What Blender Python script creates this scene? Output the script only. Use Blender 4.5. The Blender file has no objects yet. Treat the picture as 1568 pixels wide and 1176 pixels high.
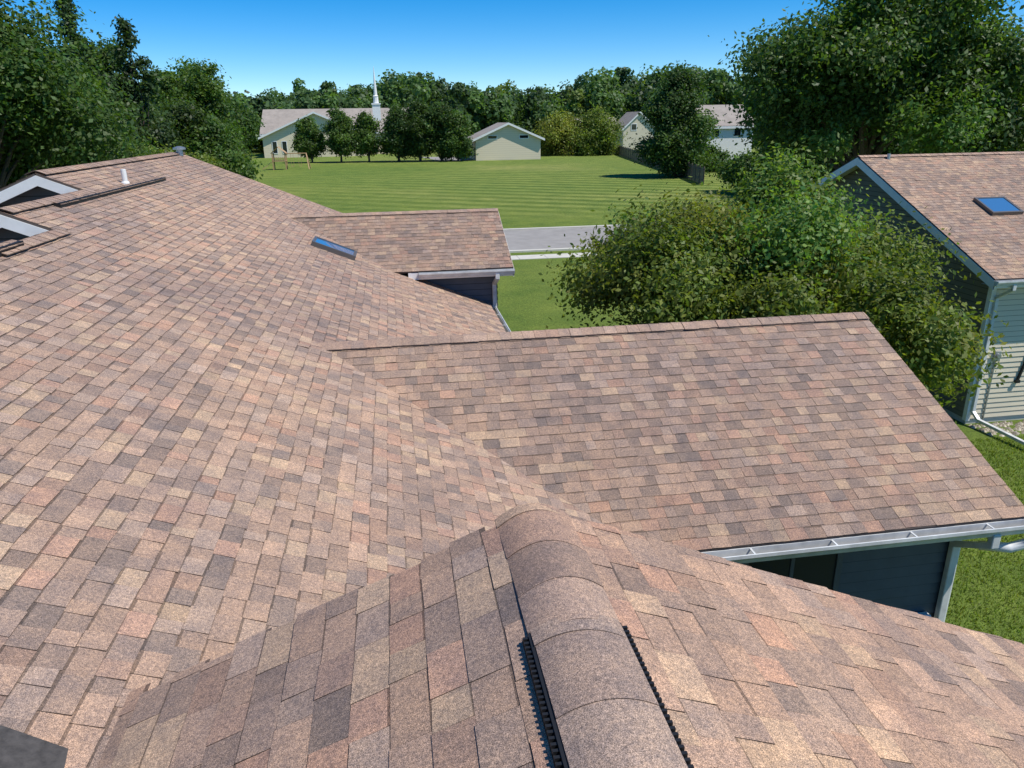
import bpy, math, numpy as np
from mathutils import Matrix, Vector
R=math.radians
scene=bpy.context.scene
M=5/12.0
CP=1/math.sqrt(1+M*M); SP=M*CP
GZ=-7.0

# ------------------------------------------------------------------ helpers
def link(o,parent=None):
    scene.collection.objects.link(o)
    if parent: o.parent=parent
    return o
def empty(name):
    o=bpy.data.objects.new(name,None); link(o); return o
def mesh_np(name,V,F,mat,parent=None,col=None,smooth=False):
    me=bpy.data.meshes.new(name)
    if isinstance(F,np.ndarray):
        k=F.shape[1]; n=len(F)
        me.vertices.add(len(V)); me.vertices.foreach_set('co',np.asarray(V,dtype=np.float32).ravel())
        me.loops.add(n*k); me.loops.foreach_set('vertex_index',F.astype(np.int32).ravel())
        me.polygons.add(n); me.polygons.foreach_set('loop_start',np.arange(0,n*k,k,dtype=np.int32))
        me.update(calc_edges=True)
    else:
        me.from_pydata([tuple(v) for v in V],[],[tuple(f) for f in F]); me.update()
    if col is not None:
        at=me.attributes.new('tint','FLOAT_COLOR','FACE')
        c=np.ones((len(me.polygons),4),dtype=np.float32); c[:,:3]=col
        at.data.foreach_set('color',c.ravel())
    me.polygons.foreach_set('use_smooth',np.full(len(me.polygons),bool(smooth),dtype=bool))
    me.materials.append(mat)
    o=bpy.data.objects.new(name,me); link(o,parent); return o
class Acc:
    def __init__(s): s.V=[];s.F=[];s.C=[]
    def poly(s,pts,c=(1,1,1)):
        n=len(s.V); s.V+= [tuple(p) for p in pts]; s.F.append(tuple(range(n,n+len(pts)))); s.C.append(c)
    def box(s,x0,x1,y0,y1,z0,z1,c=(1,1,1)):
        n=len(s.V)
        s.V+=[(x0,y0,z0),(x1,y0,z0),(x1,y1,z0),(x0,y1,z0),(x0,y0,z1),(x1,y0,z1),(x1,y1,z1),(x0,y1,z1)]
        for f in [(0,3,2,1),(4,5,6,7),(0,1,5,4),(1,2,6,5),(2,3,7,6),(3,0,4,7)]:
            s.F.append(tuple(n+i for i in f)); s.C.append(c)
    def beam(s,p,q,w,h,up=(0,0,1),c=(1,1,1)):
        p=Vector(p);q=Vector(q);d=(q-p).normalized();u=Vector(up)
        sd=d.cross(u).normalized(); u=sd.cross(d).normalized()
        n=len(s.V)
        for e in (p,q):
            for a,b in ((-1,-1),(1,-1),(1,1),(-1,1)):
                s.V.append(tuple(e+sd*a*w/2+u*b*h/2))
        for f in [(0,1,2,3),(7,6,5,4),(0,4,5,1),(1,5,6,2),(2,6,7,3),(3,7,4,0)]:
            s.F.append(tuple(n+i for i in f)); s.C.append(c)
    def tube(s,pts,rads,k=8,c=(1,1,1),cap=True):
        rings=[]
        pts=[Vector(p) for p in pts]
        for i,p in enumerate(pts):
            d=(pts[min(i+1,len(pts)-1)]-pts[max(i-1,0)]).normalized()
            u=d.cross(Vector((0.3,0.9,0.1))).normalized(); w=d.cross(u)
            n=len(s.V); r=rads[i] if hasattr(rads,'__len__') else rads
            for j in range(k):
                t=2*math.pi*j/k; s.V.append(tuple(p+u*r*math.cos(t)+w*r*math.sin(t)))
            rings.append(n)
        for a,b in zip(rings[:-1],rings[1:]):
            for j in range(k):
                s.F.append((a+j,a+(j+1)%k,b+(j+1)%k,b+j)); s.C.append(c)
        if cap:
            s.F.append(tuple(rings[-1]+j for j in range(k))); s.C.append(c)
            s.F.append(tuple(rings[0]+k-1-j for j in range(k))); s.C.append(c)
    def obj(s,name,mat,parent=None,smooth=False,bevel=0):
        o=mesh_np(name,s.V,s.F,mat,parent,np.array(s.C,dtype=np.float32),smooth)
        if bevel:
            b=o.modifiers.new('b','BEVEL'); b.width=bevel; b.segments=2; b.limit_method='ANGLE'
        return o

# ------------------------------------------------------------------ materials
def newmat(name):
    m=bpy.data.materials.new(name); m.use_nodes=True
    nt=m.node_tree; return m,nt,nt.nodes,nt.links,nt.nodes['Principled BSDF']
def N(nodes,t,**k):
    n=nodes.new(t)
    for a,b in k.items(): setattr(n,a,b)
    return n
def coords(nodes,links,scale=1.0):
    g=N(nodes,'ShaderNodeNewGeometry'); return g.outputs['Position']
def noise(nodes,links,vec,scale,detail=3,rough=.55):
    n=N(nodes,'ShaderNodeTexNoise'); n.inputs['Scale'].default_value=scale; n.inputs['Detail'].default_value=detail; n.inputs['Roughness'].default_value=rough
    links.new(vec,n.inputs['Vector']); return n
def ramp(nodes,links,fac,stops):
    r=N(nodes,'ShaderNodeValToRGB'); els=r.color_ramp.elements
    while len(els)<len(stops): els.new(.5)
    for e,(p,c) in zip(els,stops):
        e.position=p; e.color=(c[0],c[1],c[2],1) if hasattr(c,'__len__') else (c,c,c,1)
    links.new(fac,r.inputs['Fac']); return r
def mult(nodes,links,a,b,fac=1.0,mode='MULTIPLY'):
    x=N(nodes,'ShaderNodeMix',data_type='RGBA',blend_type=mode); x.inputs['Factor'].default_value=fac
    links.new(a,x.inputs[6]); links.new(b,x.inputs[7]); return x.outputs[2]

def shingle_mat():
    m,nt,n,l,b=newmat('asphalt_shingle')
    v=coords(n,l)
    at=N(n,'ShaderNodeAttribute',attribute_name='tint')
    g1=noise(n,l,v,300,2,.75); r1=ramp(n,l,g1.outputs['Fac'],[(.34,.34),(.5,.92),(.66,1.85)])
    g2=noise(n,l,v,70,3,.65); r2=ramp(n,l,g2.outputs['Fac'],[(.3,(.66,.68,.74)),(.7,(1.34,1.30,1.24))])
    g3=noise(n,l,v,6,4,.65); r3=ramp(n,l,g3.outputs['Fac'],[(.3,(.78,.80,.86)),(.7,(1.20,1.15,1.08))])
    g4=noise(n,l,v,.5,3,.5); r4=ramp(n,l,g4.outputs['Fac'],[(.3,(.84,.85,.90)),(.7,(1.14,1.11,1.06))])
    c=mult(n,l,at.outputs['Color'],r1.outputs['Color'])
    c=mult(n,l,c,r2.outputs['Color']); c=mult(n,l,c,r3.outputs['Color']); c=mult(n,l,c,r4.outputs['Color'])
    l.new(c,b.inputs['Base Color']); b.inputs['Roughness'].default_value=.85
    b.inputs['Specular IOR Level'].default_value=.35
    bp=N(n,'ShaderNodeBump'); bp.inputs['Strength'].default_value=.55; bp.inputs['Distance'].default_value=.003
    l.new(g1.outputs['Fac'],bp.inputs['Height']); l.new(bp.outputs['Normal'],b.inputs['Normal'])
    return m
def simple(name,col,rough=.5,spec=.5,metal=0,nscale=0,namt=.15,attr=False,bump=0):
    m,nt,n,l,b=newmat(name)
    b.inputs['Roughness'].default_value=rough; b.inputs['Specular IOR Level'].default_value=spec; b.inputs['Metallic'].default_value=metal
    rgb=N(n,'ShaderNodeRGB'); rgb.outputs[0].default_value=(*col,1); c=rgb.outputs[0]
    if attr:
        at=N(n,'ShaderNodeAttribute',attribute_name='tint'); c=mult(n,l,c,at.outputs['Color'])
    if nscale:
        v=coords(n,l); g=noise(n,l,v,nscale,5,.6); r=ramp(n,l,g.outputs['Fac'],[(.3,1-namt),(.7,1+namt)])
        c=mult(n,l,c,r.outputs['Color'])
        if bump:
            bp=N(n,'ShaderNodeBump'); bp.inputs['Strength'].default_value=bump; bp.inputs['Distance'].default_value=.01
            l.new(g.outputs['Fac'],bp.inputs['Height']); l.new(bp.outputs['Normal'],b.inputs['Normal'])
    l.new(c,b.inputs['Base Color']); return m
def leaf_mat(name):
    m,nt,n,l,b=newmat(name)
    at=N(n,'ShaderNodeAttribute',attribute_name='tint')
    out=n['Material Output']
    b.inputs['Roughness'].default_value=.5; b.inputs['Specular IOR Level'].default_value=.3
    l.new(at.outputs['Color'],b.inputs['Base Color'])
    tr=N(n,'ShaderNodeBsdfTranslucent')
    g=N(n,'ShaderNodeMix',data_type='RGBA',blend_type='MULTIPLY'); g.inputs['Factor'].default_value=1
    l.new(at.outputs['Color'],g.inputs[6]); g.inputs[7].default_value=(1.6,1.7,.5,1); l.new(g.outputs[2],tr.inputs['Color'])
    mx=N(n,'ShaderNodeMixShader'); mx.inputs[0].default_value=.4
    l.new(b.outputs[0],mx.inputs[1]); l.new(tr.outputs[0],mx.inputs[2]); l.new(mx.outputs[0],out.inputs['Surface'])
    return m
def grass_mat():
    m,nt,n,l,b=newmat('grass')
    v=coords(n,l)
    g1=noise(n,l,v,.045,4,.6); g2=noise(n,l,v,.6,5,.65); g3=noise(n,l,v,9,4,.7); g4=noise(n,l,v,60,2,.6)
    base=ramp(n,l,g1.outputs['Fac'],[(.3,(.118,.182,.032)),(.52,(.148,.206,.038)),(.7,(.205,.242,.058))])
    r2=ramp(n,l,g2.outputs['Fac'],[(.3,(.74,.81,.8)),(.7,(1.29,1.17,1.2))])
    r3=ramp(n,l,g3.outputs['Fac'],[(.3,.64),(.7,1.36)])
    r4=ramp(n,l,g4.outputs['Fac'],[(.3,.5),(.7,1.5)])
    c=mult(n,l,base.outputs['Color'],r2.outputs['Color']); c=mult(n,l,c,r3.outputs['Color']); c=mult(n,l,c,r4.outputs['Color'])
    mp=N(n,'ShaderNodeMapping'); mp.inputs['Rotation'].default_value=(0,0,R(-56)); l.new(v,mp.inputs['Vector'])
    w=N(n,'ShaderNodeTexWave'); w.inputs['Scale'].default_value=.10; w.inputs['Distortion'].default_value=2.4; w.inputs['Detail'].default_value=2; w.inputs['Detail Scale'].default_value=.2
    l.new(mp.outputs[0],w.inputs['Vector'])
    rw=ramp(n,l,w.outputs['Fac'],[(.25,(.76,.81,.76)),(.75,(1.34,1.22,1.50))])
    sx=N(n,'ShaderNodeSeparateXYZ'); l.new(v,sx.inputs[0])
    mr=N(n,'ShaderNodeMapRange'); mr.inputs['From Min'].default_value=54; mr.inputs['From Max'].default_value=64; l.new(sx.outputs['Y'],mr.inputs['Value'])
    mr2=N(n,'ShaderNodeMapRange'); mr2.inputs['From Min'].default_value=-10; mr2.inputs['From Max'].default_value=14; mr2.inputs['To Min'].default_value=.25; l.new(sx.outputs['X'],mr2.inputs['Value'])
    mm=N(n,'ShaderNodeMath',operation='MULTIPLY'); l.new(mr.outputs[0],mm.inputs[0]); l.new(mr2.outputs[0],mm.inputs[1])
    st=N(n,'ShaderNodeMix',data_type='RGBA',blend_type='MULTIPLY'); l.new(mm.outputs[0],st.inputs['Factor']); l.new(c,st.inputs[6]); l.new(rw.outputs['Color'],st.inputs[7])
    l.new(st.outputs[2],b.inputs['Base Color']); b.inputs['Roughness'].default_value=.9; b.inputs['Specular IOR Level'].default_value=.15
    ad=N(n,'ShaderNodeMath',operation='ADD'); l.new(g3.outputs['Fac'],ad.inputs[0]); l.new(g4.outputs['Fac'],ad.inputs[1])
    bp=N(n,'ShaderNodeBump'); bp.inputs['Strength'].default_value=.8; bp.inputs['Distance'].default_value=.05
    l.new(ad.outputs[0],bp.inputs['Height']); l.new(bp.outputs['Normal'],b.inputs['Normal'])
    return m
SH=shingle_mat(); LEAF=leaf_mat('foliage'); GR=grass_mat()
WHITE=simple('white_paint',(.80,.80,.78),.4,nscale=6,namt=.06)
GUT=simple('white_gutter',(.62,.63,.62),.35,nscale=5,namt=.22,attr=True)
DARKSIDE=simple('dark_siding',(.085,.098,.118),.55,nscale=5,namt=.1,attr=True)
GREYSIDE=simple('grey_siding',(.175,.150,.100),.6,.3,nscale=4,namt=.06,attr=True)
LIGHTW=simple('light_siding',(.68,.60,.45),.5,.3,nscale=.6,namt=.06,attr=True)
BLACKP=simple('black_plastic',(.012,.012,.013),.5)
DECK=simple('roof_felt',(.10,.08,.07),.9)
FLASH=simple('grey_flashing',(.06,.055,.052),.8,nscale=25,namt=.4,bump=.6)
PVC=simple('white_pvc',(.75,.75,.73),.4)
METAL=simple('galvanised_metal',(.45,.46,.47),.4,metal=.8)
BARK=simple('bark',(.10,.075,.055),.9,nscale=14,namt=.35,bump=.6)
ASPH=simple('road_asphalt',(.29,.275,.26),.9,nscale=1.2,namt=.12,bump=.1)
CONC=simple('concrete',(.55,.53,.47),.85,nscale=2,namt=.1)
WOOD=simple('weathered_wood',(.16,.13,.105),.85,nscale=5,namt=.25,attr=True)
FROOF=simple('grey_roofing',(.31,.270,.235),.9,nscale=.8,namt=.15)
GLASS=simple('window_glass',(.012,.018,.026),.06,.9)
GLASSD=simple('shaded_glass',(.02,.026,.036),.35,.25)
SKYG=simple('skylight_glass',(.05,.16,.34),.05,1.0)
STONE=simple('stone_bed',(.42,.38,.32),.9,nscale=14,namt=.4,bump=.8,attr=True)
FRAME=simple('bronze_frame',(.16,.15,.14),.4,metal=.5)

# ------------------------------------------------------------------ shingles
PAL=np.array([(.300,.215,.172),(.335,.236,.185),(.262,.196,.166),(.225,.170,.146),(.372,.275,.205),(.345,.220,.170),(.195,.155,.140),(.315,.240,.203),(.285,.195,.156)])
PW=np.array([.20,.17,.15,.11,.09,.08,.06,.08,.06])
MEAN=(PAL*PW[:,None]).sum(0); PAL=(MEAN+(PAL-MEAN)*.86)*np.array([1.20,1.18,1.10]); MEAN=(PAL*PW[:,None]).sum(0)
def shingles(name,origin,udir,sdir,L0,L1,S,parent,expo=.130,bright=1.0,seed=1,warm=0,tw=.9,thick=1.0,butt=.14,rag=0,band=.011,bdark=.50):
    r=np.random.default_rng(seed)
    o=np.array(origin,float);u=np.array(udir,float);s=np.array(sdir,float)
    nrm=np.cross(u,s); flip=False
    if nrm[2]<0: nrm=-nrm; flip=True
    V=[];C=[]
    rows=int(math.ceil(S/expo))
    LL=L1
    for i in range(rows):
        x=L0-r.uniform(0,.2); ju=r.normal(0,.0015)
        L1=LL-(r.uniform(0,rag) if rag else 0)
        shade=1+r.normal(0,.025)
        tooth=False
        while x<L1:
            w=(r.uniform(.10,.24) if tooth else r.uniform(.10,.22))*tw
            a=max(x,L0); bnd=min(x+w,L1); 
            if bnd-a<.01: x+=w; tooth=not tooth; continue
            h=((.0075 if tooth else .0040)+r.uniform(-.0008,.0015))*thick
            lift=0
            if r.random()<.012: lift=r.uniform(.004,.010)
            y0=i*expo+ju+r.normal(0,.0026); y1=min((i+1)*expo+.02,S)
            if y1-y0<.05: break
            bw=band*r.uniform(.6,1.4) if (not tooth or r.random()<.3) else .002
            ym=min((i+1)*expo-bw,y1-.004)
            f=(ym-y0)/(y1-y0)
            sk=r.normal(0,.0018)
            g=.0012
            p0=o+u*(a+g)+s*(y0+sk);p1=o+u*(bnd-g)+s*(y0-sk)
            m1=o+u*(bnd-g)+s*ym;m0=o+u*(a+g)+s*ym
            q1=o+u*(bnd-g)+s*y1;q0=o+u*(a+g)+s*y1
            ha=h+lift*r.random();hb=h+lift*r.random()
            hm=.001*f
            V+= [p0+nrm*ha,p1+nrm*hb,m1+nrm*(hb*(1-f)+hm),m0+nrm*(ha*(1-f)+hm),q1+nrm*.001,q0+nrm*.001,p0,p1,q1,q0]
            k=r.choice(9,p=PW)
            c=PAL[k]*(shade*bright*r.uniform(.92,1.08)*(1.03 if tooth else .95))
            if warm: c=c*np.array([1+warm,1.0,1-warm])
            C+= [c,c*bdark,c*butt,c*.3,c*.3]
            x+=w; tooth=not tooth
    L1=LL
    V=np.array(V); n=len(V)//10
    base=np.arange(n)[:,None]*10
    q=[[0,1,2,3],[3,2,4,5],[6,7,1,0],[9,6,0,5],[7,8,4,1]]
    if flip: q=[z[::-1] for z in q]
    F=np.concatenate([base+np.array(z) for z in q],1).reshape(-1,4)
    ob=mesh_np(name,V,F,SH,parent,np.array(C))
    e=.004
    A=Acc(); Ld=L1-rag; q=[o+u*L0,o+u*Ld,o+u*Ld+s*S,o+u*L0+s*S]
    up=[x-nrm*e for x in q]; dn=[x-nrm*.03 for x in q]
    A.poly(up);A.poly(dn[::-1])
    for i in range(4):
        j=(i+1)%4; A.poly([up[i],dn[i],dn[j],up[j]])
    A.obj(name+'_deck',DECK,parent)
    return ob
def caps(name,p0,p1,parent,half=.15,expo=.143,m=M,seed=3,lift=.03,thick=.006,bright=1.0,arch=None,warm=0,edge=.3,jitter=.004,var=.5,side=.6):
    r=np.random.default_rng(seed)
    p0=Vector(p0);p1=Vector(p1); d=(p1-p0); L=d.length; d.normalize()
    sd=d.cross(Vector((0,0,1))).normalized()
    V=[];F=[];C=[]
    nseg=16 if arch else 8
    cnt=int(L/expo)
    for i in range(cnt+1):
        t0=i*expo+(r.normal(0,.004) if i else 0); t1=min(t0+expo*1.25,L)
        if t1-t0<.02: continue
        jit=r.normal(0,jitter); skew=r.normal(0,.006)
        k=r.choice(9,p=PW); c=(PAL[k]*var+MEAN*(1-var))*r.uniform(.90,1.08)*bright
        if warm: c=c*np.array([1+warm,1.0,1-warm])
        ring=[]
        for (t,h,e_) in ((t0,thick,1),(t1,.001,0)):
            rr=[];
            for j in range(nseg+1):
                q=-1+2*j/nseg; x=q*half+jit
                if arch: z=lift-arch*(abs(q)**2.0)
                else: z=lift-m*half*(math.sqrt(q*q+.03)-.17)
                rr.append(p0+d*(t+e_*skew*q)+sd*x+Vector((0,0,z+h)))
            ring.append(rr)
        K=nseg+1
        n=len(V)
        V+=ring[0]+ring[1]
        for j in range(nseg):
            F.append((n+j,n+j+1,n+K+j+1,n+K+j)); C.append(c)
        n=len(V)
        low=[v-Vector((0,0,thick+.004)) for v in ring[0]]
        V+=ring[0]+low
        for j in range(nseg):
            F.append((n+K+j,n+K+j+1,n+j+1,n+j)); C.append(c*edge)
        for e_ in (0,-1):
            n=len(V); V+=[ring[0][e_],ring[1][e_],ring[1][e_]-Vector((0,0,thick)),low[e_]]
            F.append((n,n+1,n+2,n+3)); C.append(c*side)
    return mesh_np(name,V,F,SH,parent,np.array(C),smooth=True)

def siding(name,mat,parent,x0,y0,x1,y1,z0,z1,nrm,topf=None,lap=.125,t=.020):
    A=Acc(); n=Vector((nrm[0],nrm[1],0)); p0=Vector((x0,y0,0)); p1=Vector((x1,y1,0))
    z=z0
    while z<z1-.01:
        zt=min(z+lap,z1)
        s0,s1=0.,1.
        if topf:
            ss=np.linspace(0,1,400); ok=ss[np.array([topf(q) for q in ss])>=z+lap*.5]
            if len(ok)<2: break
            s0,s1=ok[0],ok[-1]
        a=p0.lerp(p1,s0); b=p0.lerp(p1,s1)
        zm=zt-.016
        A.poly([a+n*t+Vector((0,0,z)),b+n*t+Vector((0,0,z)),b+n*.004+Vector((0,0,zm)),a+n*.004+Vector((0,0,zm))])
        A.poly([a+n*.004+Vector((0,0,zm)),b+n*.004+Vector((0,0,zm)),b+n*.002+Vector((0,0,zt)),a+n*.002+Vector((0,0,zt))],(.35,.35,.35))  # strip under the next lap tinted dark: lap shadow line put into the colour
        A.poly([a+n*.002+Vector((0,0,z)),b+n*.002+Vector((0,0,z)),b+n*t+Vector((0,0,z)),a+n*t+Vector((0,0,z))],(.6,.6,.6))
        z=zt
    return A.obj(name,mat,parent)
def gutter(name,p0,p1,out,parent,mat=None,w=.12,h=.11):
    p0=Vector(p0);p1=Vector(p1);o=Vector(out)
    prof=[(0,0),(0,-h),(w*.62,-h),(w*.78,-h*.62),(w,-h*.30),(w,0),(w-.014,0),(w-.014,-.018),(w-.03,-.02),(w*.6,-h+.012),(.006,-h+.012),(.006,0)]
    A=Acc(); k=len(prof); P=[[p+o*a+Vector((0,0,b)) for a,b in prof] for p in (p0,p1)]
    for j in range(k):
        i=(j+1)%k; dk=(.35,.33,.3) if j in (8,9) else (1,1,1)
        A.poly([P[0][j],P[0][i],P[1][i],P[1][j]],dk)
    for P_,rev in ((P[0],False),(P[1],True)):
        q=P_[:6]; A.poly(q if not rev else q[::-1])
    L=(p1-p0).length; d=(p1-p0).normalized(); k=int(L/.8)
    for i in range(k):
        c=p0+d*(.4+i*.8); A.beam(c+o*.004+Vector((0,0,-.010)),c+o*(w-.004)+Vector((0,0,-.010)),.018,.006)
    return A.obj(name,mat or GUT,parent)
def downspout(name,pts,parent,w=.085,h=.065,mat=None,up=(0,1,0)):
    A=Acc()
    for a,b in zip(pts[:-1],pts[1:]):
        d=(Vector(b)-Vector(a)).normalized()*.03
        A.beam(Vector(a)-d*.6,Vector(b)+d*.6,w,h,up=up)
    return A.obj(name,mat or GUT,parent,bevel=.01)

# ------------------------------------------------------------------ near building
house=empty('townhouse')
pb=lambda b:-2.8-M*b
EB=1.84
eP=(EB,0,pb(EB)); sP=(-CP,0,SP); uP=(0,1,0)
def SL(b): return (EB-b)/CP
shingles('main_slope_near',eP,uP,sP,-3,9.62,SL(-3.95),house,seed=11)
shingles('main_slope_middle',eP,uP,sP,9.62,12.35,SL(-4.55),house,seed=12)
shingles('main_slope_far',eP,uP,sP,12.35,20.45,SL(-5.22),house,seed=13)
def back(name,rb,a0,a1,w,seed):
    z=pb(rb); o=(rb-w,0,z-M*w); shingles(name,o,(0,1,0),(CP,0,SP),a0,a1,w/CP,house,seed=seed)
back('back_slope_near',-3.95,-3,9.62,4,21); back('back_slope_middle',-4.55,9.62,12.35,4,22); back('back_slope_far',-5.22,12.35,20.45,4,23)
caps('ridge_cap_near',(-3.95,8.0,pb(-3.95)),(-3.95,9.62,pb(-3.95)),house,seed=31)
caps('ridge_cap_middle',(-4.55,9.62,pb(-4.55)),(-4.55,12.35,pb(-4.55)),house,seed=32)
caps('ridge_cap_far',(-5.22,12.35,pb(-5.22)),(-5.22,20.45,pb(-5.22)),house,seed=33)
def ventstrip(name,b,a0,a1,w=.20,h=.03,seed=5,zoff=0):
    z=pb(b)+zoff
    A=Acc(); A.box(b-w/2,b+w/2,a0,a1,z-.05,z+h); A.obj(name,BLACKP,house)
    caps(name+'_cap',(b,a0,z+h),(b,a1,z+h),house,half=w/2+.01,m=.38,lift=.012,seed=seed,bright=.9,side=.3)
ventstrip('ridge_vent_near',-3.95,0,8.5,seed=6,zoff=.02)
ventstrip('roof_vent_strip',-4.42,10.75,15.7,seed=7)
def gable(name,rb,a,wR,wL):
    z=pb(rb)
    g=empty(name); g.parent=house
    siding(name+'_siding',DARKSIDE,g,rb-wL,a+.32,rb+wR,a+.32,z-M*wL-.1,z-.05,(0,-1),
        topf=lambda s:(z-.06-M*abs((s*(wL+wR))-wL)))
    A=Acc()
    for sgn,w in ((1,wR),(-1,wL)):
        p=Vector((rb,a-.012,z-.035)); q=Vector((rb+sgn*w,a-.012,z-M*w-.035))
        dn=Vector((0,0,-.15)); t=Vector((0,.024,0))
        A.poly([p,q,q+dn,p+dn]); A.poly([p+t,p+dn+t,q+dn+t,q+t]); A.poly([p+dn,q+dn,q+dn+t,p+dn+t]); A.poly([p,p+t,q+t,q])
        s0=Vector((0,.33,0)); A.poly([p+dn*.5+t,q+dn*.5+t,q+dn*.5+s0,p+dn*.5+s0])
    A.obj(name+'_rake_boards',WHITE,g)
gable('middle_gable',-4.55,9.62,.55,4.2)
gable('far_gable',-5.22,12.35,.72,4.2)
A=Acc(); A.box(EB-.03,EB-.005,11.3,16.5,pb(EB)-.19,pb(EB)-.03); A.obj('main_fascia',WHITE,house)
gutter('main_gutter',(EB-.004,11.3,pb(EB)-.03),(EB-.004,14.9,pb(EB)-.03),(1,0,0),house)
siding('main_wall',DARKSIDE,house,1.45,20.2,1.45,11.0,GZ,pb(1.45)-.05,(1,0))
A=Acc(); A.poly([(1.45,11,pb(EB)-.15),(EB-.03,11,pb(EB)-.15),(EB-.03,20.3,pb(EB)-.15),(1.45,20.3,pb(EB)-.15)]); A.obj('main_soffit',WHITE,house)

RA=8.45; EA=5.43; W1Z=-2.40; W1B=5.88; half=RA-EA; EZ=W1Z-M*half
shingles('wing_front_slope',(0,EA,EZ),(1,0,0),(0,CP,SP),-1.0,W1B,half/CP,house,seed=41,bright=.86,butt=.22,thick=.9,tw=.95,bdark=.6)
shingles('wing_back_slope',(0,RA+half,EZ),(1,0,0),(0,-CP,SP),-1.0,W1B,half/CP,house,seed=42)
caps('wing_ridge_cap',(-1.15,RA,W1Z),(W1B,RA,W1Z),house,half=.14,seed=43,lift=.016,bright=1.0)
A=Acc()
for sg in (-1,1):
    p=Vector((W1B+.012,RA,W1Z-.035)); q=Vector((W1B+.012,RA+sg*half,EZ-.035)); dn=Vector((0,0,-.16)); t=Vector((-.024,0,0))
    A.poly([p,q,q+dn,p+dn]);A.poly([p+dn,q+dn,q+dn+t,p+dn+t]);A.poly([p+t,q+t,q+dn+t,p+dn+t])
    A.poly([p,q,q+t,p+t])
    s0=Vector((-.35,0,0)); A.poly([p+dn*.6+t,q+dn*.6+t,q+dn*.6+s0,p+dn*.6+s0])
A.box(0.5,W1B-.012,EA+.004,EA+.028,EZ-.19,EZ-.032)
A.poly([(.5,EA+.03,EZ-.16),(W1B-.03,EA+.03,EZ-.16),(W1B-.03,EA+.42,EZ-.16),(.5,EA+.42,EZ-.16)])
A.obj('wing_fascia',WHITE,house)
gutter('wing_gutter',(1.0,EA+.002,EZ-.028),(W1B+.02,EA+.002,EZ-.028),(0,-1,0),house)
siding('wing_front_wall',DARKSIDE,house,0.5,EA+.42,W1B-.35,EA+.42,GZ,EZ-.16,(0,-1))
siding('wing_side_wall',DARKSIDE,house,W1B-.35,EA+.42,W1B-.35,RA+half-.4,GZ,W1Z,(1,0),topf=lambda s:W1Z-.12-M*abs(s*(2*half-.82)-(half-.42)))
A=Acc(); A.box(W1B-.43,W1B-.33,EA+.395,EA+.50,GZ,EZ-.16); A.obj('wing_corner_trim',WHITE,house)
def window(name,x0,x1,z0,z1,y,parent,ny=-1,mull=True,fr=None):
    g=empty(name); g.parent=parent; fr=fr or WHITE
    A=Acc(); w=.06; d=.03*ny
    A.box(x0-w,x1+w,min(y,y+d),max(y,y+d),z1,z1+w);A.box(x0-w,x1+w,min(y,y+d),max(y,y+d),z0-w,z0)
    A.box(x0-w,x0,min(y,y+d),max(y,y+d),z0,z1);A.box(x1,x1+w,min(y,y+d),max(y,y+d),z0,z1)
    if mull: A.box((x0+x1)/2-.02,(x0+x1)/2+.02,min(y,y+d*.8),max(y,y+d*.8),z0,z1)
    A.obj(name+'_frame',fr,g)
    B=Acc(); B.poly([(x0,y+.015*ny,z0),(x1,y+.015*ny,z0),(x1,y+.015*ny,z1),(x0,y+.015*ny,z1)]); B.obj(name+'_glass',GLASSD,g)
window('wing_window',3.2,4.15,EZ-1.6,EZ-.35,EA+.395,house,fr=DARKSIDE)
x=W1B-.42;y=EA-.06
downspout('wing_downspout',[(x,y,EZ-.13),(x,y,EZ-.25),(x-.02,EA+.36,EZ-.48),(x-.02,EA+.36,GZ+.15)],house)
A=Acc(); A.tube([(x+.42,EA-.07,EZ-.20),(x+.42,EA-.05,EZ-.26),(x+.2,EA-.05,EZ-.30),(x,EA+.1,EZ-.34)],[.05,.05,.05,.045],10); A.obj('wing_gutter_elbow',WHITE,house,smooth=True)
A=Acc(); A.box(W1B-.72,W1B-.58,EA+.30,EA+.395,EZ-1.42,EZ-1.30); A.obj('wall_vent_hood',WHITE,house,bevel=.02)

R2=16.75; E2=14.57; Z2=-1.855; B2=2.3; h2=R2-E2; EZ2=Z2-M*h2
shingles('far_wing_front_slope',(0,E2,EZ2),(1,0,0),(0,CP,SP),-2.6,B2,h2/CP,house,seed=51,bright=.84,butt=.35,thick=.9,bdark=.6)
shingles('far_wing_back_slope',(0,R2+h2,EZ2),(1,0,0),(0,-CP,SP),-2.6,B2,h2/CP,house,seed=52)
caps('far_wing_ridge_cap',(-2.4,R2,Z2),(B2,R2,Z2),house,half=.13,seed=53,bright=1.0,lift=.016)
A=Acc()
for sg in (-1,1):
    p=Vector((B2+.012,R2,Z2-.035)); q=Vector((B2+.012,R2+sg*h2,EZ2-.035)); dn=Vector((0,0,-.15)); t=Vector((-.024,0,0))
    A.poly([p,q,q+dn,p+dn]);A.poly([p+dn,q+dn,q+dn+t,p+dn+t]);A.poly([p,q,q+t,p+t]);A.poly([p+t,q+t,q+dn+t,p+dn+t])
A.box(.2,B2-.012,E2+.004,E2+.028,EZ2-.17,EZ2-.032)
A.poly([(0,E2+.03,EZ2-.15),(B2-.03,E2+.03,EZ2-.15),(B2-.03,E2+.35,EZ2-.15),(0,E2+.35,EZ2-.15)])
A.obj('far_wing_fascia',WHITE,house)
gutter('far_wing_gutter',(.4,E2+.002,EZ2-.028),(B2+.01,E2+.002,EZ2-.028),(0,-1,0),house,w=.1,h=.1)
siding('far_wing_wall',DARKSIDE,house,0,E2+.35,B2-.3,E2+.35,GZ,EZ2-.15,(0,-1))
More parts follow.
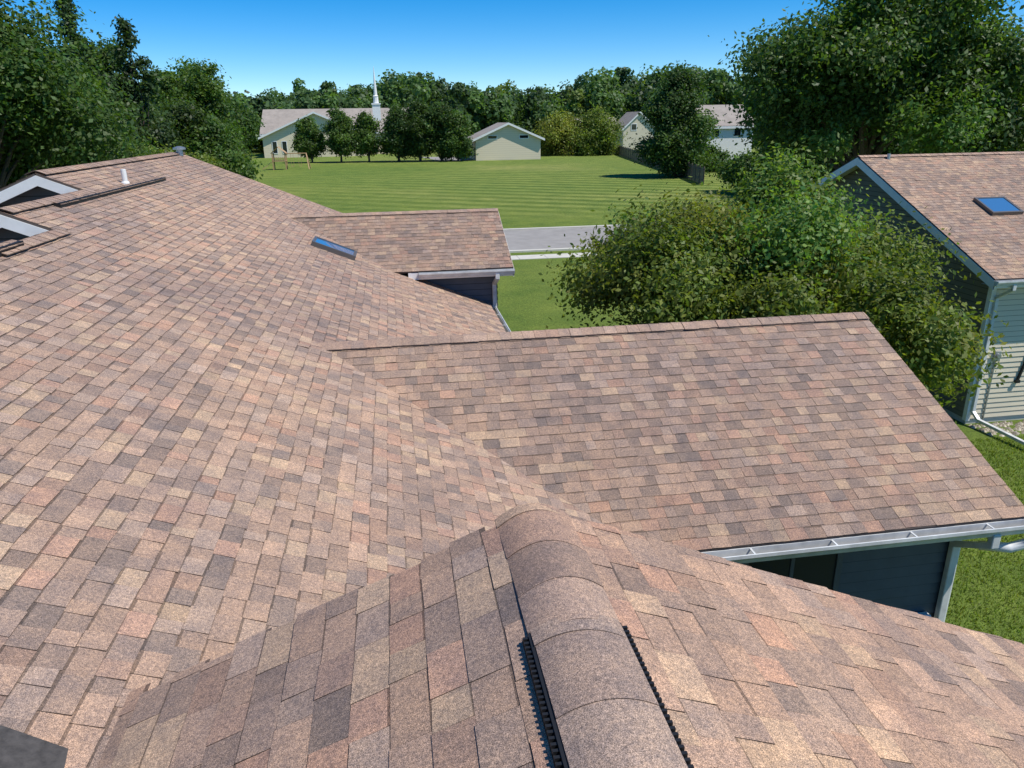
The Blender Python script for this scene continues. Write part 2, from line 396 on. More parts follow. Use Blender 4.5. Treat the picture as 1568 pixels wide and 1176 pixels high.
siding('far_wing_side_wall',DARKSIDE,house,B2-.3,E2+.35,B2-.3,R2+h2-.35,GZ,Z2,(1,0),topf=lambda s:Z2-.12-M*abs(s*(2*h2-.7)-(h2-.35)))
downspout('far_wing_downspout',[(B2-.34,E2-.05,EZ2-.1),(B2-.34,E2-.05,EZ2-.2),(B2-.36,E2+.29,EZ2-.38),(B2-.36,E2+.29,GZ+.1)],house)
siding('far_end_wall',DARKSIDE,house,1.45,20.15,-9.0,20.15,GZ,-.7,(0,1),topf=lambda s:pb(-5.22)-.08-M*abs(1.45-s*10.45+5.22))

# foreground unit
FB=.50; FZ=-1.55; FA=2.77
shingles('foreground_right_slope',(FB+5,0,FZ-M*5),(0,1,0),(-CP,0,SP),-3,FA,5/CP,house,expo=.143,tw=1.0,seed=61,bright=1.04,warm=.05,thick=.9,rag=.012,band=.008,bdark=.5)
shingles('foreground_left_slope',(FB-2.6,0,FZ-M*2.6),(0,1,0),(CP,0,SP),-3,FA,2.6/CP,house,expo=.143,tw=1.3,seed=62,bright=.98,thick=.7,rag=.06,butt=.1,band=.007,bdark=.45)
siding('foreground_gable_wall',DARKSIDE,house,FB+4.6,FA-.35,FB-2.5,FA-.35,GZ,FZ,(0,1),topf=lambda s:FZ-.08-M*abs(4.6-s*7.1))
A=Acc()
for sg in (-1,1):
    A.box(FB+sg*.150-.008,FB+sg*.150+.008,-2,1.98,FZ-.085,FZ-.034)
    yy=-2
    while yy<1.98:
        A.box(FB+sg*.166-.010,FB+sg*.166+.010,yy,yy+.010,FZ-.085,FZ-.040); yy+=.022
    A.box(FB+sg*.173-.003,FB+sg*.173+.003,-2,1.98,FZ-.085,FZ-.052)
A.obj('ridge_vent_core',BLACKP,house)
caps('ridge_vent_cap',(FB,-2,FZ-.014),(FB,1.99,FZ-.014),house,half=.150,expo=.30,lift=.028,arch=.046,thick=.0055,seed=64,bright=.98,edge=.4,jitter=.005,var=1.1,side=.3)
caps('ridge_hip_cap',(FB,1.96,FZ-.022),(FB,FA+.01,FZ-.036),house,half=.158,expo=.25,lift=.036,arch=.066,thick=.005,seed=69,bright=1.02,warm=.04,edge=.45,jitter=.005,var=.8,side=.4)
nP=Vector((SP,0,CP))
def onP(b,a,h=0): return Vector((b,a,pb(b)))+nP*h
A=Acc(); q=[onP(-1.72,2.20,.012),onP(-1.30,2.12,.014),onP(-1.36,2.42,.016),onP(-1.60,2.48,.012)]
A.poly(q); 
for i in range(4): A.poly([q[i],q[i]-nP*.012,q[(i+1)%4]-nP*.012,q[(i+1)%4]])
A.obj('roof_flashing',FLASH,house)
def skylight(name,cb,ca,wb,wa,onf,nrm,parent):
    g=empty(name); g.parent=parent
    A=Acc(); hh=.09
    def ringbox(b0,b1,a0,a1,z0,z1,c=(1,1,1)):
        lo=[onf(b0,a0)+nrm*z0,onf(b1,a0)+nrm*z0,onf(b1,a1)+nrm*z0,onf(b0,a1)+nrm*z0]; hi=[v+nrm*(z1-z0) for v in lo]
        A.poly(hi)
        for i in range(4): j=(i+1)%4; A.poly([lo[i],lo[j],hi[j],hi[i]])
    w=.05
    b0,b1,a0,a1=cb-wb/2,cb+wb/2,ca-wa/2,ca+wa/2
    ringbox(b0,b1,a0,a0+w,0,hh);ringbox(b0,b1,a1-w,a1,0,hh);ringbox(b0,b0+w,a0+w,a1-w,0,hh);ringbox(b1-w,b1,a0+w,a1-w,0,hh)
    A.obj(name+'_frame',FRAME,g)
    B=Acc(); B.poly([onf(b0+w,a0+w)+nrm*(hh-.015),onf(b1-w,a0+w)+nrm*(hh-.015),onf(b1-w,a1-w)+nrm*(hh-.015),onf(b0+w,a1-w)+nrm*(hh-.015)])
    B.obj(name+'_glass',SKYG,g)
skylight('skylight',-1.19,14.65,.78,.66,lambda b,a:Vector((b,a,pb(b))),nP,house)
def pipe(name,p,h,r,mat,base=True):
    A=Acc(); p=Vector(p)
    if base: A.tube([p+Vector((0,0,-.05)),p+Vector((0,0,.03)),p+Vector((0,0,.05))],[r*1.6,r*1.5,r*1.1],14)
    A.tube([p,p+Vector((0,0,h))],r,14); A.tube([p+Vector((0,0,h)),p+Vector((0,0,h+.01))],r*.8,14)
    A.obj(name,mat,house,smooth=False)
pipe('vent_pipe',(.8,15.6,pb(.8)),.26,.05,PVC)
pipe('vent_pipe_far',(-4.5,13.94,pb(-4.5)),.24,.045,PVC)
p=Vector((-5.08,20.0,pb(-5.08)))
A=Acc();A.tube([p,p+Vector((0,0,.14))],.08,14);A.tube([p+Vector((0,0,.14)),p+Vector((0,0,.18)),p+Vector((0,0,.22))],[.15,.15,.04],14);A.obj('metal_flue_cap',METAL,house)

# ------------------------------------------------------------------ right-hand house
rh=empty('townhouse')
XC=13.14; YC=14.45; EX=12.80; EY=14.05; REZ=-3.40; hr=5.6; RX1=26.0
RZ=REZ+M*hr; RY=EY+hr
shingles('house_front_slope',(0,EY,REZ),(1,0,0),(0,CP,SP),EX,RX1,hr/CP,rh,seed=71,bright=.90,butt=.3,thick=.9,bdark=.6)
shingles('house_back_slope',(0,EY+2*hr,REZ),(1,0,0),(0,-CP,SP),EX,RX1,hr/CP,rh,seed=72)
caps('house_ridge_cap',(EX,RY,RZ),(RX1,RY,RZ),rh,half=.14,seed=73,lift=.02)
A=Acc()
for sg in (-1,1):
    p=Vector((EX-.012,RY,RZ-.035)); q=Vector((EX-.012,RY+sg*hr,REZ-.035)); dn=Vector((0,0,-.20)); t=Vector((.024,0,0))
    A.poly([p,q,q+dn,p+dn]);A.poly([p+dn,q+dn,q+dn+t,p+dn+t]);A.poly([p+t,q+t,q+dn+t,p+dn+t]);A.poly([p,q,q+t,p+t])
    s0=Vector((.36,0,0)); A.poly([p+dn*.7+t,q+dn*.7+t,q+dn*.7+s0,p+dn*.7+s0])
A.box(EX+.012,RX1,EY+.004,EY+.028,REZ-.2,REZ-.032)
A.poly([(EX+.03,EY+.03,REZ-.17),(RX1,EY+.03,REZ-.17),(RX1,YC+.01,REZ-.17),(EX+.03,YC+.01,REZ-.17)])
A.obj('house_trim',WHITE,rh)
gutter('house_gutter',(EX-.01,EY+.002,REZ-.028),(RX1,EY+.002,REZ-.028),(0,-1,0),rh)
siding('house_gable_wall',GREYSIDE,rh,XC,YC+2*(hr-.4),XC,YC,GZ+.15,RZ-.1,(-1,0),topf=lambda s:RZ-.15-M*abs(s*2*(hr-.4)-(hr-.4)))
siding('house_front_wall',LIGHTW,rh,XC,YC,RX1-.4,YC,GZ+.15,REZ-.17,(0,-1))
A=Acc();A.box(XC-.02,XC+.09,YC-.025,YC+.09,GZ+.1,REZ-.17);A.obj('house_corner_trim',WHITE,rh)
A=Acc();A.box(XC+.02,RX1-.4,YC+.02,YC+2*(hr-.4)-.02,GZ-.1,GZ+.17);A.obj('house_foundation',CONC,rh)
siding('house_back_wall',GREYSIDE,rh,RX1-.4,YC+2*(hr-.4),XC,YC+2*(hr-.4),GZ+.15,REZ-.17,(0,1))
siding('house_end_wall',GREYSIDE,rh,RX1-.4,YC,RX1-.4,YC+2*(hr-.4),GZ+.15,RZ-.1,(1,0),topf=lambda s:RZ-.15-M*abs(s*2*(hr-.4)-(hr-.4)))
downspout('house_downspout',[(XC+.10,EY-.06,REZ-.13),(XC+.10,EY-.06,REZ-.24),(XC+.10,YC-.06,REZ-.5),(XC+.10,YC-.06,GZ+.35),(XC+.12,YC-.25,GZ+.2)],rh)
downspout('splash_pipe',[(XC+.12,YC-.25,GZ+.2),(XC+.35,YC-2.6,GZ+.10)],rh,w=.09,h=.07,up=(0,0,1))
A=Acc();A.box(XC+.36,XC+.50,YC-.09,YC-.022,-5.42,-5.18);A.tube([(XC+.43,YC-.09,-5.28),(XC+.43,YC-.13,-5.28)],.055,14);A.box(XC+.415,XC+.445,YC-.05,YC-.022,-7,-5.42);A.obj('electric_meter',METAL,rh,bevel=.006)
A=Acc();A.beam((XC+1.12,YC-.05,-5.95),(XC+1.30,YC-.05,-5.2),.045,.045,c=(1,1,1));A.box(XC+1.07,XC+1.17,YC-.09,YC-.022,-6.0,-5.93);A.obj('hose_bracket',BLACKP,rh)
nF=Vector((0,-SP,CP))
skylight('house_skylight',14.98,16.85,.85,.72,lambda b,a:Vector((b,a,REZ+M*(a-EY))),nF,rh)
A=Acc();A.tube([(14.6,14.9,REZ+M*.85-.05),(14.6,14.9,REZ+M*.85+.28)],.05,12);A.obj('house_vent_pipe',PVC,rh)
A=Acc();A.tube([(13.6,RY-.2,RZ-.15),(13.6,RY-.2,RZ+.06)],.045,12);A.obj('house_flue',METAL,rh)
A=Acc(); r=np.random.default_rng(5)
for i in range(420):
    x_=r.uniform(XC+.05,XC+4.5); y_=YC-r.uniform(.08,.75); s_=r.uniform(.04,.09); c_=r.uniform(.55,1.25)
    n0=len(A.V)
    for k in range(6):
        t=k/6*2*math.pi; A.V.append((x_+s_*math.cos(t)*r.uniform(.7,1.1),y_+s_*math.sin(t)*r.uniform(.7,1.1),GZ))
    A.V.append((x_,y_,GZ+s_*.8))
    for k in range(6): A.F.append((n0+k,n0+(k+1)%6,n0+6)); A.C.append((c_,c_*.97,c_*.9))
A.obj('stone_bed',STONE,rh)

# ------------------------------------------------------------------ ground, road
gsz=1500
A=Acc(); A.poly([(-gsz,-gsz/2,GZ),(gsz,-gsz/2,GZ),(gsz,gsz,GZ),(-gsz,gsz,GZ)]); A.obj('grass_ground',GR)
road=empty('road')
A=Acc(); A.poly([(-160,41.5,GZ+.008),(200,41.5,GZ+.008),(200,50.0,GZ+.008),(-160,50.0,GZ+.008)]); A.obj('asphalt',ASPH,road)
A=Acc()
for y0 in (41.15,50.0): A.box(-160,200,y0,y0+.35,GZ-.05,GZ+.10)
A.obj('kerb',CONC,road)
A=Acc(); x_=-40
while x_<60:
    A.box(x_,x_+1.48,38.9,40.1,GZ-.05,GZ+.03); x_+=1.5
A.obj('pavement',CONC)
rg=np.random.default_rng(77); n=60000
x_=rg.uniform(5.6,15,n); y_=rg.uniform(5,13.6,n); h_=rg.uniform(.03,.07,n); t_=rg.uniform(0,6.28,n); w_=.010
dx=np.cos(t_)*w_;dy=np.sin(t_)*w_; lx=rg.normal(0,.02,n);ly=rg.normal(0,.02,n)
z0=np.full(n,GZ)
V=np.stack([np.stack([x_-dx,y_-dy,z0],1),np.stack([x_+dx,y_+dy,z0],1),np.stack([x_+lx,y_+ly,z0+h_],1)],1).reshape(-1,3)
C=np.array((.175,.23,.042))[None,:]*rg.uniform(.6,1.4,n)[:,None]*np.stack([1+rg.normal(0,.12,n),np.ones(n),np.ones(n)],1)
mesh_np('lawn_grass',V,np.arange(3*n).reshape(n,3),LEAF,None,np.clip(C,0.01,.6))

# ------------------------------------------------------------------ trees
def tree(name,x,y,ztop,r,n,leaf,col,cb=.25,kind='round',seed=0,zb=GZ,trunk=None,lobes=None,warm=0.0,lob=.34,spread=(.45,.85),twigs=0.25,fill=0.0):
    rg=np.random.default_rng(seed+100)
    H=ztop-zb; g=empty(name)
    z0=zb+H*cb; hc=(ztop-z0)
    nl=lobes or 42
    cs=[];rs=[]
    for i in range(nl):
        if kind=='cone':
            t=(i+.5)/nl; zz=z0+hc*t*.97; rad=r*(1-t)**.85; th=rg.uniform(0,6.28); q=rad*rg.uniform(.35,.85)
            cs.append((q*math.cos(th),q*math.sin(th),zz)); rs.append(max(rad*.42,r*.1)*rg.uniform(.8,1.2))
        elif kind=='oval':
            t=(i+.5)/nl; zz=z0+hc*(.06+t*.84); pr=(math.sin(math.pi*min(1,(.10+.9*t)**.8)))**.55 if t<.98 else .3
            th=rg.uniform(0,6.28); q=r*pr*rg.uniform(.2,.78)
            cs.append((q*math.cos(th),q*math.sin(th),zz)); rs.append(r*lob*rg.uniform(.6,1.05)*(.55+.45*pr))
        else:
            d=rg.normal(size=3); d/=np.linalg.norm(d); 
            if d[2]<-.35: d[2]*=-.6
            rad=rg.uniform(*spread)
            c=np.array([d[0]*r*rad,d[1]*r*rad,z0+hc*.42+d[2]*hc*.5*rad*1.1])
            cs.append(c); rs.append(r*lob*rg.uniform(.45,1.15)*(1 if hc>1.2*r else hc/(1.4*r)+.1))
    cs=np.array(cs);rs=np.array(rs)
    p=rs**2; p/=p.sum()
    idx=rg.choice(nl,size=n,p=p)
    ns=30
    sp=rg.normal(size=(nl,ns,3)); sp/=np.linalg.norm(sp,axis=2)[:,:,None]
    j=rg.integers(0,ns,n); ds=sp[idx,j]
    dd=ds+rg.normal(0,.26,size=(n,3)); 
    rad=rs[idx]*(rg.uniform(0,1,n)**.42)
    ext=1+twigs*rg.uniform(0,1,size=(nl,ns))**2*2.0
    rad=rad*ext[idx,j]
    zs=.80 if kind!='cone' else .65
    P=cs[idx]+dd*rad[:,None]*np.array([1,1,zs]); 
    P+= rg.normal(0,leaf*.9,size=(n,3))
    P[:,0]+=x;P[:,1]+=y
    P[:,2]=np.clip(P[:,2],zb+.1,None)
    nn=ds*.8+rg.normal(0,.7,size=(n,3))+np.array([0,0,.5]); nn/=np.linalg.norm(nn,axis=1)[:,None]
    t=np.cross(nn,rg.normal(size=(n,3))); t/=np.linalg.norm(t,axis=1)[:,None]; b=np.cross(nn,t)
    s=leaf*rg.uniform(.55,1.25,n)[:,None]
    V=np.stack([P-t*s,P+b*s*.55,P+t*s,P-b*s*.55],1).reshape(-1,3)
    F=np.arange(4*n).reshape(n,4)
    lt=rg.uniform(.68,1.32,nl)[idx]*rg.uniform(.8,1.2,size=(nl,ns))[idx,j]*rg.uniform(.7,1.3,n)
    hue=rg.normal(0,.09,n)+warm*rg.normal(0,.25,nl)[idx]
    C=np.array(col)[None,:]*lt[:,None]; C=C*np.stack([1+hue*1.3,1+hue*.3,1-hue*.5],1); C=np.clip(C,.004,.6)
    mesh_np('crown',V,F,LEAF,g,C)
    A=Acc(); tr=trunk or max(.12,r*.05)
    top=z0+hc*.55
    A.tube([(x,y,zb-.1),(x+.05,y,zb+H*.15),(x-.05,y+.05,z0+hc*.15),(x,y,top)],[tr*1.35,tr,tr*.8,tr*.3],9)
    order=rg.permutation(nl)[:min(nl,26)]
    for k in order:
        c=cs[k]; st=z0+(c[2]-z0)*rg.uniform(.1,.45); st=max(st,z0*.6+zb*.4)
        mid_=(x+c[0]*.45+rg.normal(0,.05*r),y+c[1]*.45+rg.normal(0,.05*r),st+(c[2]-st)*.55)
        A.tube([(x,y,st),mid_,(x+c[0],y+c[1],c[2])],[tr*.5,tr*.28,tr*.08],6,cap=False)
    A.obj('trunk',BARK,g)
    return g
DG=(.064,.114,.030); MG=(.086,.150,.034); YG=(.160,.215,.038); DK=(.046,.084,.028); OL=(.21,.235,.045)
tree('ornamental_tree',7.8,15.2,-1.15,4.3,260000,.060,(.150,.190,.036),cb=.14,seed=1,lobes=95,lob=.26,warm=.40,trunk=.2,spread=(.28,.95),twigs=.10)
tree('maple_tree',27.9,42,8.6,7.9,200000,.15,MG,cb=.12,seed=2,lobes=90,lob=.28,warm=.12,spread=(.35,.9),twigs=.12)
tree('maple_tree',43,50,2.5,6,40000,.19,MG,cb=.1,seed=3,lobes=50,lob=.3)
tree('maple_tree',39,62,2.0,6.5,40000,.20,DG,cb=.1,seed=33,lobes=50,lob=.3)
L=[(-18.5,38,8.4,6.0,80000,.13,MG,'round'),(-24,46,9,7,35000,.17,DG,'round'),(-17.0,44,2.2,4.2,40000,.12,MG,'round'),(-14.6,44,.6,3.4,34000,.12,MG,'round'),
(-20.2,57,8.6,4.4,40000,.15,DK,'cone'),(-17.6,60,7.4,3.8,36000,.15,DK,'cone'),(-21.2,64,8.0,4.2,30000,.17,DG,'round'),(-13.9,50,0.0,3.0,26000,.13,YG,'round'),
(-20.0,84,8.2,4.2,44000,.19,MG,'round'),(-17.5,72,2.8,4.0,26000,.18,DG,'round'),(-22.0,100,5.8,4.4,26000,.22,DG,'round'),(-11.2,50,-1.8,2.2,20000,.11,YG,'round'),(-15.0,70,.2,3.4,26000,.17,MG,'round'),(-28,120,6.5,6.0,26000,.28,DG,'round'),(-27,140,5.0,5.0,26000,.28,DG,'round'),(-12.2,44,-1.9,2.4,20000,.12,MG,'round')]
for i,(x_,y_,zt,r_,n_,lf,c_,k_) in enumerate(L):
    tree('spruce_tree' if k_=='cone' else 'deciduous_tree',x_,y_,zt,r_,n_,lf,c_,cb=.06,kind=k_,seed=200+i,lobes=46,warm=.15)
mid=[(-14.8,152,1.4,3.0,15000,.22,MG),(-9.2,150,3.0,3.3,18000,.22,MG),(-4.0,150,2.2,3.1,15000,.22,MG),(1.6,148,3.6,3.9,20000,.23,DG),(5.6,147,4.2,4.2,20000,.23,DG),(9.6,146,3.9,4.2,20000,.23,DG),(12.6,145,2.2,3.4,15000,.23,MG)]
for i,(x_,y_,zt,r_,n_,lf,c_) in enumerate(mid):
    tree('park_tree',x_,y_,zt,r_,n_,lf,c_,cb=.13 if i<3 else .08,kind='oval',seed=300+i,lobes=44,lob=.42,twigs=.12,warm=.1)
tree('willow_tree',36,160,1.0,6.0,26000,.24,OL,cb=.02,kind='oval',seed=320,lobes=36,lob=.4)
tree('willow_tree',42.5,158,1.6,6.5,26000,.24,YG,cb=.02,kind='oval',seed=321,lobes=36,lob=.4)
tree('deciduous_tree',35.6,93,6.0,5.0,60000,.19,DG,cb=.04,kind='oval',seed=322,lobes=60,warm=.1,lob=.36)
tree('deciduous_tree',54.0,100,1.0,4.0,22000,.2,MG,cb=.05,seed=324,lobes=40)
tree('deciduous_tree',34.5,70,-2.8,3.0,22000,.16,MG,cb=.05,seed=325,lobes=36)
tree('deciduous_tree',41,74,-2.0,4.0,26000,.17,DG,cb=.05,seed=326,lobes=36)
tree('deciduous_tree',43,101,-3.4,3.2,14000,.2,DG,cb=.02,kind='oval',seed=327,lobes=36)
def treeline(name,seed=9):
    rg=np.random.default_rng(seed); Vs=[];Cs=[]
    for ang in np.arange(-34,52,.58):
        for row in range(2):
            d=rg.uniform(208,240)+row*32; a=R(ang+rg.uniform(-.35,.35))
            x_=d*math.sin(a);y_=d*math.cos(a)
            wav=1.7*math.sin(ang*.33+1)+1.3*math.sin(ang*.9)+rg.normal(0,1.6)+.07*max(0,ang)
            zt=(8.7+wav)*d/230+row*1.0; r_=rg.uniform(3.6,8.0); n=2000
            d3=rg.normal(size=(n,3)); d3/=np.linalg.norm(d3,axis=1)[:,None]
            nl=20; c=rg.normal(size=(nl,3)); c/=np.linalg.norm(c,axis=1)[:,None]
            hh=(zt-GZ)
            c=c*np.array([r_*.65,r_*.65,hh*.36])+np.array([x_,y_,GZ+hh*.54]); idx=rg.integers(0,nl,n)
            P=c[idx]+d3*(rg.uniform(.25,.5,nl)[idx]*r_*rg.uniform(.6,1.1,n))[:,None]
            nn=d3+rg.normal(0,.6,size=(n,3))+np.array([0,0,.3]); nn/=np.linalg.norm(nn,axis=1)[:,None]
            t=np.cross(nn,rg.normal(size=(n,3))); t/=np.linalg.norm(t,axis=1)[:,None]; b=np.cross(nn,t); s=rg.uniform(.32,.75,n)[:,None]
            Vs.append(np.stack([P-t*s,P+b*s*.7,P+t*s,P-b*s*.7],1).reshape(-1,3))
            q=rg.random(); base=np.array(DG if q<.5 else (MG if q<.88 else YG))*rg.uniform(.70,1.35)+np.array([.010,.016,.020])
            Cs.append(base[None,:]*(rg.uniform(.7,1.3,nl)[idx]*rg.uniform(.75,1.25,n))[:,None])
    V=np.concatenate(Vs);C=np.concatenate(Cs)
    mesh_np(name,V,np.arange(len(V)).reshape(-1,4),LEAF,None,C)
treeline('distant_tree_line')

# ------------------------------------------------------------------ distant buildings
def gabled(name,x0,x1,y0,y1,ze,za,wall,roof,axis='y',over=.5,win=(),trim=WHITE,parent=None):
    g=parent or empty(name)
    A=Acc()
    if axis=='y':
        xm=(x0+x1)/2
        A.poly([(x0,y0,GZ),(x1,y0,GZ),(x1,y0,ze),(xm,y0,za),(x0,y0,ze)]);A.poly([(x0,y1,GZ),(x0,y1,ze),(xm,y1,za),(x1,y1,ze),(x1,y1,GZ)])
        A.poly([(x0,y0,GZ),(x0,y0,ze),(x0,y1,ze),(x0,y1,GZ)]);A.poly([(x1,y0,GZ),(x1,y1,GZ),(x1,y1,ze),(x1,y0,ze)])
        A.obj('walls',wall,g)
        B=Acc();T=Acc(); sl=(za-ze)/(xm-x0)
        for sg in (-1,1):
            w=(xm-x0)+over
            B.poly([(xm,y0-over,za+.25),(xm+sg*w,y0-over,za+.25-sl*w),(xm+sg*w,y1+over,za+.25-sl*w),(xm,y1+over,za+.25)])
            B.poly([(xm,y0-over,za+.05),(xm,y1+over,za+.05),(xm+sg*w,y1+over,za+.05-sl*w),(xm+sg*w,y0-over,za+.05-sl*w)])
            for yy,s2 in ((y0-over-.02,1),(y1+over+.02,-1)):
                T.poly([(xm,yy,za+.27),(xm+sg*w,yy,za+.27-sl*w),(xm+sg*w,yy,za-.12-sl*w),(xm,yy,za-.12)])
            T.box(min(xm+sg*w,xm+sg*(w+.03)),max(xm+sg*w,xm+sg*(w+.03)),y0-over,y1+over,za-.1-sl*w,za+.2-sl*w)
        B.obj('roof',roof,g);T.obj('trim',trim,g)
    else:
        ym=(y0+y1)/2
        A.poly([(x0,y0,GZ),(x1,y0,GZ),(x1,y0,ze),(x0,y0,ze)]);A.poly([(x0,y1,GZ),(x0,y1,ze),(x1,y1,ze),(x1,y1,GZ)])
        A.poly([(x0,y0,GZ),(x0,y0,ze),(x0,ym,za),(x0,y1,ze),(x0,y1,GZ)]);A.poly([(x1,y0,GZ),(x1,y1,GZ),(x1,y1,ze),(x1,ym,za),(x1,y0,ze)])
        A.obj('walls',wall,g)
        B=Acc();T=Acc();sl=(za-ze)/(ym-y0)
        for sg in (-1,1):
            w=(ym-y0)+over
            B.poly([(x0-over,ym,za+.25),(x1+over,ym,za+.25),(x1+over,ym+sg*w,za+.25-sl*w),(x0-over,ym+sg*w,za+.25-sl*w)])
            B.poly([(x0-over,ym,za+.05),(x0-over,ym+sg*w,za+.05-sl*w),(x1+over,ym+sg*w,za+.05-sl*w),(x1+over,ym,za+.05)])
            for xx in (x0-over-.02,x1+over+.02):
                T.poly([(xx,ym,za+.27),(xx,ym+sg*w,za+.27-sl*w),(xx,ym+sg*w,za-.12-sl*w),(xx,ym,za-.12)])
        T.box(x0-over,x1+over,y0-over-.04,y0-over,za-.15-sl*((ym-y0)+over),za+.2-sl*((ym-y0)+over))
        B.obj('roof',roof,g);T.obj('trim',trim,g)
    for i,(a,b,c,d) in enumerate(win):
        W=Acc();W.box(a,b,y0-.05,y0-.02,c,d);W.obj('window_%d'%(i+1),GLASS,g)
        W=Acc();W.box(a-.12,b+.12,y0-.07,y0-.021,d,d+.14);W.box(a-.12,b+.12,y0-.07,y0-.021,c-.14,c);W.box(a-.13,a,y0-.07,y0-.021,c,d);W.box(b,b+.13,y0-.07,y0-.021,c,d);W.obj('window_%d_frame'%(i+1),trim,g)
    return g
CREAMLAP=simple('cream_lap_siding',(.76,.66,.49),.6,.3)
nt=CREAMLAP.node_tree; n=nt.nodes; l=nt.links
v=coords(n,l); sx=N(n,'ShaderNodeSeparateXYZ'); l.new(v,sx.inputs[0]); ml=N(n,'ShaderNodeMath',operation='MULTIPLY'); ml.inputs[1].default_value=2.6; l.new(sx.outputs['Z'],ml.inputs[0])
fr=N(n,'ShaderNodeMath',operation='FRACT'); l.new(ml.outputs[0],fr.inputs[0]); rp=ramp(n,l,fr.outputs[0],[(0,.72),(.18,1.0)]); 
rgb=[q for q in n if q.type=='RGB'][0]; l.new(mult(n,l,rgb.outputs[0],rp.outputs['Color']),n['Principled BSDF'].inputs['Base Color'])
gabled('garage_building',16.0,28.4,145,158,-3.2,-.55,CREAMLAP,FROOF,win=[(18.4,20.0,-3.1,-2.6),(24.4,26.0,-3.1,-2.6)],over=.7)
ch=gabled('church',-27.5,-4.5,178,192,-2.6,2.3,CREAMLAP,FROOF,over=.8,win=[(-25.5,-24.6,-6,-3.6),(-23.4,-22.5,-6,-3.6)])
gabled('church',-29,8,188,206,-2.0,3.2,CREAMLAP,FROOF,axis='x',parent=ch)
A=Acc(); sx_,sy_=-2.4,186
A.box(sx_-.9,sx_+.9,sy_-.9,sy_+.9,.5,4.0); A.box(sx_-1.05,sx_+1.05,sy_-1.05,sy_+1.05,4.0,4.3)
A.tube([(sx_,sy_,4.3),(sx_,sy_,5.8)],[.65,.6],8); A.tube([(sx_,sy_,5.8),(sx_,sy_,6.0),(sx_,sy_,12.2)],[.7,.45,.03],8)
A.obj('steeple',WHITE,ch)
gabled('white_house',56,64,182,192,-2.2,1.4,LIGHTW,FROOF,over=.4,win=[(58,59.2,-2.5,-1.2)])
gabled('white_house',45.8,54,110,120,-1.2,1.6,WHITE,FROOF,axis='x',over=.4,win=[(47.6,48.6,-2.6,-1.5),(51,52,-2.6,-1.5)])
gabled('white_house',46,56,186,196,-3.2,.2,LIGHTW,FROOF,axis='x',over=.4)
A=Acc(); A.poly([(9,150,GZ+.02),(15.6,146,GZ+.02),(15.6,162,GZ+.02),(6,166,GZ+.02)]); A.obj('driveway',ASPH)
A=Acc(); pts=[(51,176),(46,150),(41,120),(36.5,92),(34.0,80)]
r=np.random.default_rng(8)
for (xa,ya),(xb,yb) in zip(pts[:-1],pts[1:]):
    Lg=math.hypot(xb-xa,yb-ya); k=int(Lg/.3); 
    for i in range(k):
        t0=i/k;t1=(i+.92)/k; h=1.8+r.normal(0,.02); c=r.uniform(.7,1.3)
        p=(xa+(xb-xa)*t0,ya+(yb-ya)*t0);q=(xa+(xb-xa)*t1,ya+(yb-ya)*t1)
        A.poly([(p[0],p[1],GZ),(q[0],q[1],GZ),(q[0],q[1],GZ+h),(p[0],p[1],GZ+h)],(c,c,c))
    for i in range(int(Lg/2.4)+1):
        t=min(1,i*2.4/Lg); px=xa+(xb-xa)*t;py=ya+(yb-ya)*t; A.box(px-.06,px+.06,py-.06,py+.06,GZ,GZ+1.95,(.8,.8,.8))
    for z in (.5,1.5): A.beam((xa-.04,ya,GZ+z),(xb-.04,yb,GZ+z),.04,.09)
A.obj('wooden_fence',WOOD)
ps=empty('swing_set'); px,py=-18.9,130
WD=simple('cedar',(.42,.27,.14),.7)
A=Acc()
for dx in (0,2.0):
    for dy in (0,1.6): A.box(px+dx-.08,px+dx+.08,py+dy-.08,py+dy+.08,GZ,GZ+2.6)
A.box(px-.1,px+2.1,py-.1,py+1.7,GZ+1.3,GZ+1.4)
for k in range(7): A.box(px+.1+k*.28,px+.22+k*.28,py-.09,py-.06,GZ+1.4,GZ+2.0)
for sg in (-1,1):
    A.poly([(px+1,py-.2,GZ+3.6),(px+1+sg*1.25,py-.2,GZ+2.55),(px+1+sg*1.25,py+1.8,GZ+2.55),(px+1,py+1.8,GZ+3.6)])
A.beam((px+2,py+.8,GZ+2.5),(px+5.4,py+.8,GZ+2.5),.16,.16)
A.beam((px+5.3,py+.8,GZ+2.5),(px+5.7,py-.5,GZ),.13,.13);A.beam((px+5.3,py+.8,GZ+2.5),(px+5.7,py+2.1,GZ),.13,.13)
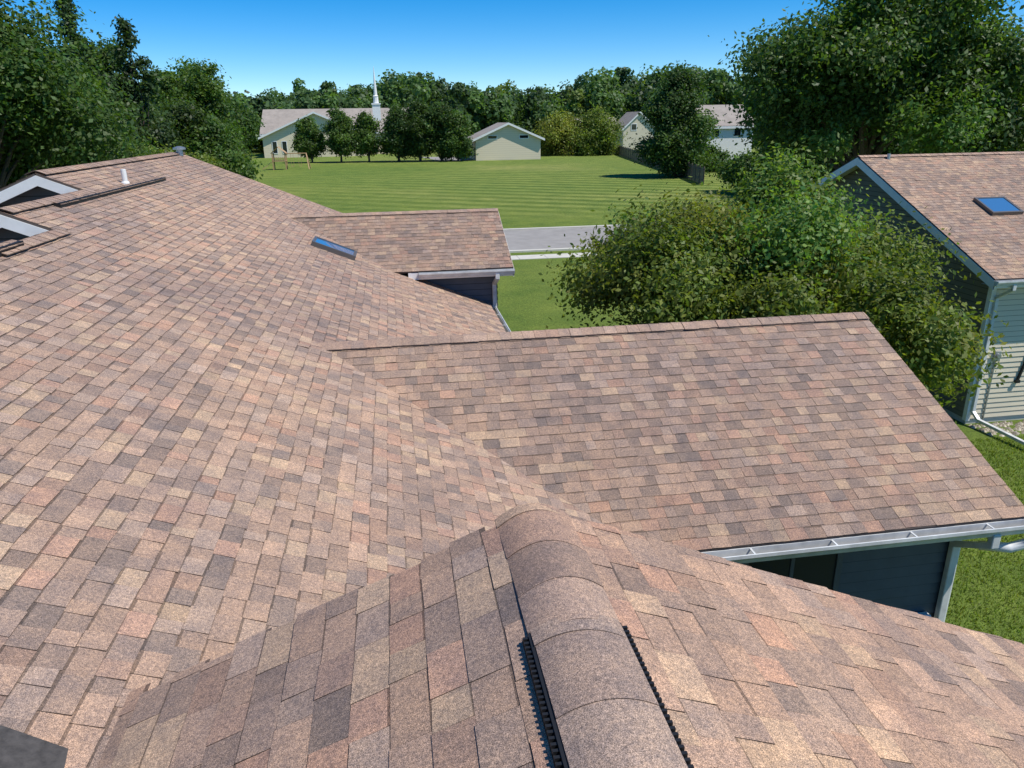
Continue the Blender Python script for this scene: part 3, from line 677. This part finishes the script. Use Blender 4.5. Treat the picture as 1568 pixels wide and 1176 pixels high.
A.beam((px-.1,py+.8,GZ+1.35),(px-1.8,py+.4,GZ+.1),.5,.05,c=(.4,.9,.4))
for sx2 in (3.0,4.2):
    for q in (-.2,.2): A.box(px+sx2+q-.02,px+sx2+q+.02,py+.79,py+.82,GZ+.5,GZ+2.45)
    A.box(px+sx2-.25,px+sx2+.25,py+.7,py+.95,GZ+.45,GZ+.5)
A.obj('frame',WD,ps)

# ------------------------------------------------------------------ sun, sky, camera
SUN_AZ=R(121); SUN_EL=R(58)
w=bpy.data.worlds.new('World'); scene.world=w; w.use_nodes=True
nt=w.node_tree; bg=nt.nodes['Background']
sk=nt.nodes.new('ShaderNodeTexSky'); sk.sky_type='NISHITA'; sk.sun_disc=False; sk.sun_elevation=SUN_EL; sk.sun_rotation=SUN_AZ
sk.air_density=.9; sk.dust_density=.0; sk.ozone_density=3.0; sk.altitude=2500
hs=nt.nodes.new('ShaderNodeHueSaturation'); hs.inputs['Saturation'].default_value=1.5; hs.inputs['Value'].default_value=1.08
nt.links.new(sk.outputs[0],hs.inputs['Color'])
nt.links.new(hs.outputs[0],bg.inputs[0]); bg.inputs[1].default_value=.14
ld=bpy.data.lights.new('sun','SUN'); ld.energy=5.0; ld.angle=R(.53); ld.color=(1,.955,.88)
lo=bpy.data.objects.new('sun',ld); link(lo)
dirv=Vector((math.sin(SUN_AZ)*math.cos(SUN_EL),math.cos(SUN_AZ)*math.cos(SUN_EL),math.sin(SUN_EL)))
lo.rotation_euler=dirv.to_track_quat('Z','Y').to_euler()
cd=bpy.data.cameras.new('camera'); cd.sensor_width=36; cd.lens=25.99; cd.clip_start=.05; cd.clip_end=5000
co=bpy.data.objects.new('camera',cd); link(co)
pitch=math.atan(403/1132)
mtx=Matrix.Rotation(-R(8.7),4,'Z')@Matrix.Rotation(math.pi/2-pitch,4,'X')@Matrix.Rotation(-R(.9),4,'Z')
co.matrix_world=mtx
scene.camera=co
scene.view_settings.view_transform='Standard'; scene.view_settings.look='None'; scene.view_settings.exposure=0
